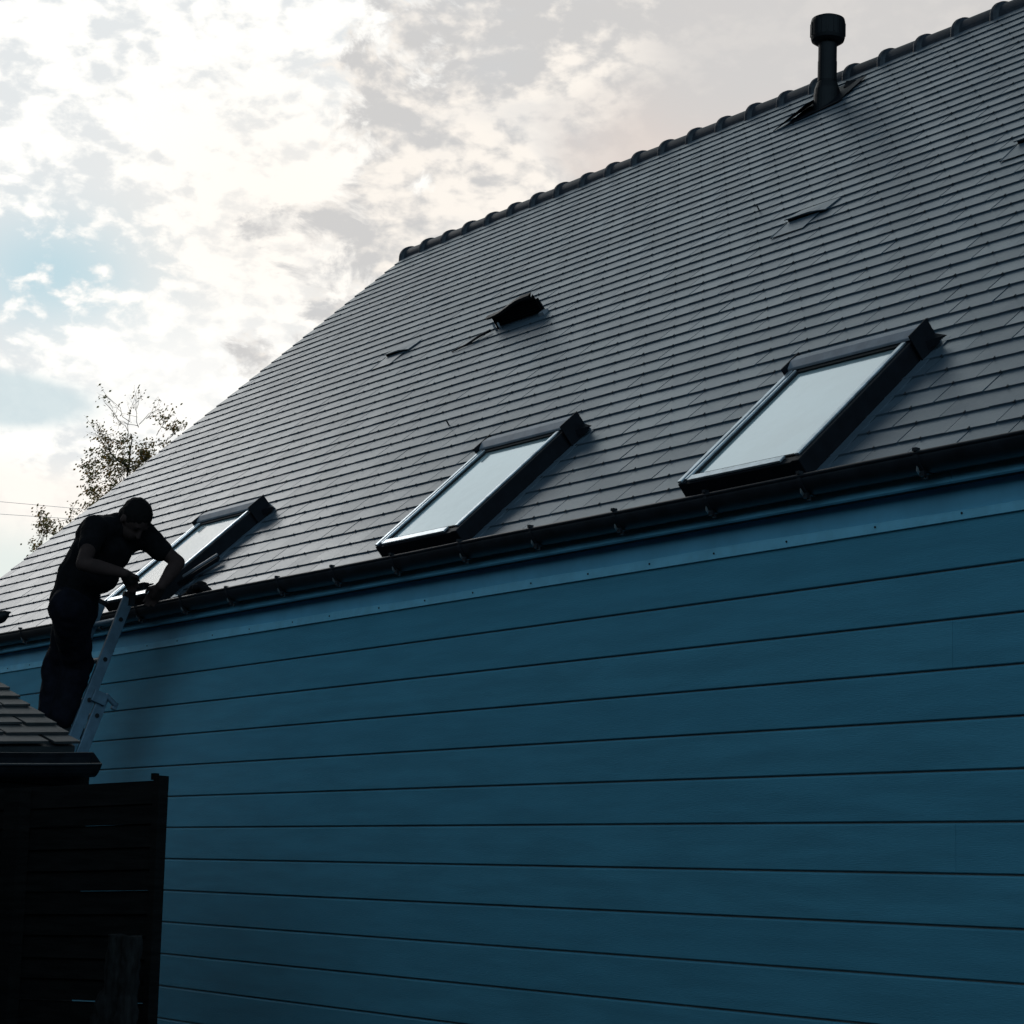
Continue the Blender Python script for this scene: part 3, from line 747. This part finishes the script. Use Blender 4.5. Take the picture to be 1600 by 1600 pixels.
mb = MB(); mb.obox(TR-fu*.02+fd*.66+fn*.025, fd*.085, -fu*1.92, fn*.05); FE(mb.build('post', M['wood']))
# weathered split post in front of it
c0 = V((-6.27, -2.50, -.165))
def jag(a, r, s): return V(a)+V((mnoise.noise(V((a[2]*6, s, 0)))*.012, mnoise.noise(V((a[2]*6, s, 4)))*.012, 0))
along = fd.copy(); along.z = 0; along.normalize()
parts = []
for off, r, ztop, s in ((.030, .036, 0.0, 1), (-.034, .034, -.005, 8)):
    prev = None
    for i in range(13):
        z = ztop-i*.12; q = c0+along*(off+.012*mnoise.noise(V((z*5, s, 0))))+Z*z+fn*(.012*mnoise.noise(V((z*4, s, 5))))
        rr_ = r*(1+.18*mnoise.noise(V((z*7, s, 2))))
        if prev: parts.append((prev[0], prev[1], q, rr_))
        prev = (q, rr_)
parts += [(c0+along*.055+Z*-.20, .040, c0+along*.070+Z*-.27, .046), (c0+along*.07+Z*-.27, .046, c0+along*.045+Z*-.42, .04)]
o = blob(parts, .008, 1, 'split_post', M['log'], .022, .04)
for v_ in o.data.vertices:
    if v_.co.z > c0.z+.005: v_.co.z = c0.z+.005+.25*mnoise.noise(v_.co*30)*.03
if 1: tag(o, 'weathered grey split timber post standing before the dark fence', 'post')

# ------------------------------------------------------------------ trees beyond the gable
def tree(name, label, base, top, limbs, seed, leafs=.058):
    rnd = random.Random(seed); root = empty(name, base); tag(root, label, 'tree', 'thin trees beyond the gable')
    wd = MB(); lf = MB(); base = V(base); top = V(top)
    def bend(a, b, n, amp):
        pts = [a.lerp(b, i/n) for i in range(n+1)]
        for i in range(1, n): pts[i] += V((rnd.uniform(-amp, amp), rnd.uniform(-amp, amp), rnd.uniform(-amp, amp)))
        return pts
    tp = bend(base, top, 9, .10); L = len(tp)
    wd.tube(tp, [.16*(1-i/L)**1.2+.010 for i in range(L)], 8)
    def leaf(p):
        a = V((rnd.gauss(0, 1), rnd.gauss(0, 1), rnd.gauss(0, 1))).normalized(); c = a.orthogonal().normalized(); dd = a.cross(c)
        s_ = leafs*rnd.uniform(.6, 1.35); lf.add([p, p+c*s_*.5+dd*s_*.30, p+c*s_, p+c*s_*.5-dd*s_*.30], [(0, 1, 2, 3)], rnd.random()**1.6)
    def twig(a, d, ln, r, depth, dens):
        b_ = a+d*ln; pts = bend(a, b_, 4, ln*.06); wd.tube(pts, [r*(1-.18*i) for i in range(5)], 5)
        if depth <= 0:
            for i in range(int(dens*ln*85)):
                t = rnd.uniform(.25, 1.05); p = a+d*ln*t+V((rnd.gauss(0, .06), rnd.gauss(0, .06), rnd.gauss(0, .06))); leaf(p)
            return
        for i in range(rnd.randint(4, 6)):
            t = rnd.uniform(.3, 1); nd = (d+V((rnd.gauss(0, .55), rnd.gauss(0, .55), rnd.gauss(.05, .5)))).normalized()
            twig(a+d*ln*t, nd, ln*rnd.uniform(.45, .7), r*.6, depth-1, dens)
    for c, spread, ln, dens, k in limbs:
        c = V(c)
        # a limb leaves the trunk lower down and ends in this cluster
        ti = min(range(L), key=lambda i: abs(tp[i].z-(c.z-.9-(tp[i]-c).xy.length*.6)))
        st = tp[ti]; mid = bend(st, c-Z*.15, 5, .06); wd.tube(mid, [.026-.0035*i for i in range(6)], 6)
        for i in range(k):
            d = V((rnd.gauss(0, .7), rnd.gauss(0, .7), rnd.gauss(.35, .6))).normalized()
            a = c+V((rnd.gauss(0, spread), rnd.gauss(0, spread), rnd.gauss(0, spread)))*.5
            twig(a, d, ln*rnd.uniform(.7, 1.2), .007, 1, dens)
    for o in (wd.build('trunk', M['bark']), lf.build('crown', M['leaf'])): attach(o, root)
    return root
tree('tree', 'taller thin tree with sparse autumn leaves beyond the gable', (-35.9, 11.6, GZ), (-36.12, 11.15, 7.7),
     [((-36.20, 11.2, 8.0), .50, .42, 1.0, 12), ((-36.25, 11.15, 7.75), .45, .42, 1.1, 11), ((-36.10, 11.15, 8.55), .20, .60, .16, 7), ((-36.4, 10.75, 8.45), .2, .45, .12, 4),
      ((-36.68, 10.80, 7.15), .32, .34, 1.1, 8), ((-35.84, 11.64, 8.30), .26, .40, .7, 6), ((-35.9, 12.0, 7.2), .6, .5, 1, 10), ((-36.4, 11.3, 6.7), .5, .5, 1, 8), ((-36.5, 11.0, 7.5), .35, .40, .8, 7)], 5)
tree('tree', 'lower thin tree with pale green leaves further left behind the roof edge', (-38.9, 11.3, GZ), (-38.95, 11.1, 6.6),
     [((-39.20, 10.85, 6.72), .36, .34, .7, 8), ((-39.0, 11.08, 6.95), .24, .36, .5, 5), ((-38.7, 11.5, 6.5), .5, .5, 1, 8), ((-39.0, 11.3, 6.0), .6, .5, 1, 8)], 12)
# overhead cables
for i, (p, q) in enumerate((((-56.634, 16.742, 10.60), (-55.480, 18.398, 10.50)), ((-56.672, 16.786, 10.25), (-55.617, 18.284, 10.20)))):
    p, q = V(p), V(q); d = (q-p)/(q-p).length; mb = MB(); pts = []
    for k in range(25):
        t = -30+60*k/24; pts.append(p+d*t+Z*(.0012*(t*t)))
    mb.tube(pts, .006, 6)
    tag(mb.build('overhead_cable', M['cable']), ('upper' if i == 0 else 'lower')+' of the two thin cables crossing the low sky at left', 'cable', 'overhead cables')

# ------------------------------------------------------------------ added leafy box out of frame, blocks light from the lower left wall
rnd = random.Random(3); hb = MB(); lf = MB()
hx0, hx1, hy0, hy1, hz = -10.8, -2.3, -7.6, -6.5, 2.4
hb.obox((hx0+.12, hy0+.12, GZ), X*(hx1-hx0-.24), Y*(hy1-hy0-.24), Z*(hz-GZ-.12))
for i in range(24000):
    f = rnd.random(); a = rnd.uniform(hx0, hx1); b_ = rnd.uniform(hy0, hy1); c_ = rnd.uniform(GZ, hz)
    if f < .30: p = V((a, hy1, c_))
    elif f < .6: p = V((a, hy0, c_))
    elif f < .8: p = V((a, b_, hz))
    else: p = V((rnd.choice((hx0, hx1)), b_, c_))
    p += V((rnd.gauss(0, .05), rnd.gauss(0, .05), rnd.gauss(0, .05)))
    n_ = V((rnd.gauss(0, 1), rnd.gauss(0, 1), rnd.gauss(0, 1))).normalized(); c = n_.orthogonal().normalized(); d = n_.cross(c); q_ = rnd.uniform(.05, .10)
    lf.add([p, p+c*q_*.5+d*q_*.35, p+c*q_, p+c*q_*.5-d*q_*.35], [(0, 1, 2, 3)], rnd.random()*.25)
shade_hedge = empty('shade_hedge', (-6, -7, GZ)); tag(shade_hedge, 'added unseen leafy box that shades the lower left of the blue wall', 'shade_hedge')
M['shade_hedge'] = mat('hedge leaves', (.035, .055, .022), .7, var=.3, spec=.2)
attach(hb.build('trunk', M['bark']), shade_hedge); attach(lf.build('crown', M['shade_hedge']), shade_hedge)  # core and leaf shell of the added light blocker
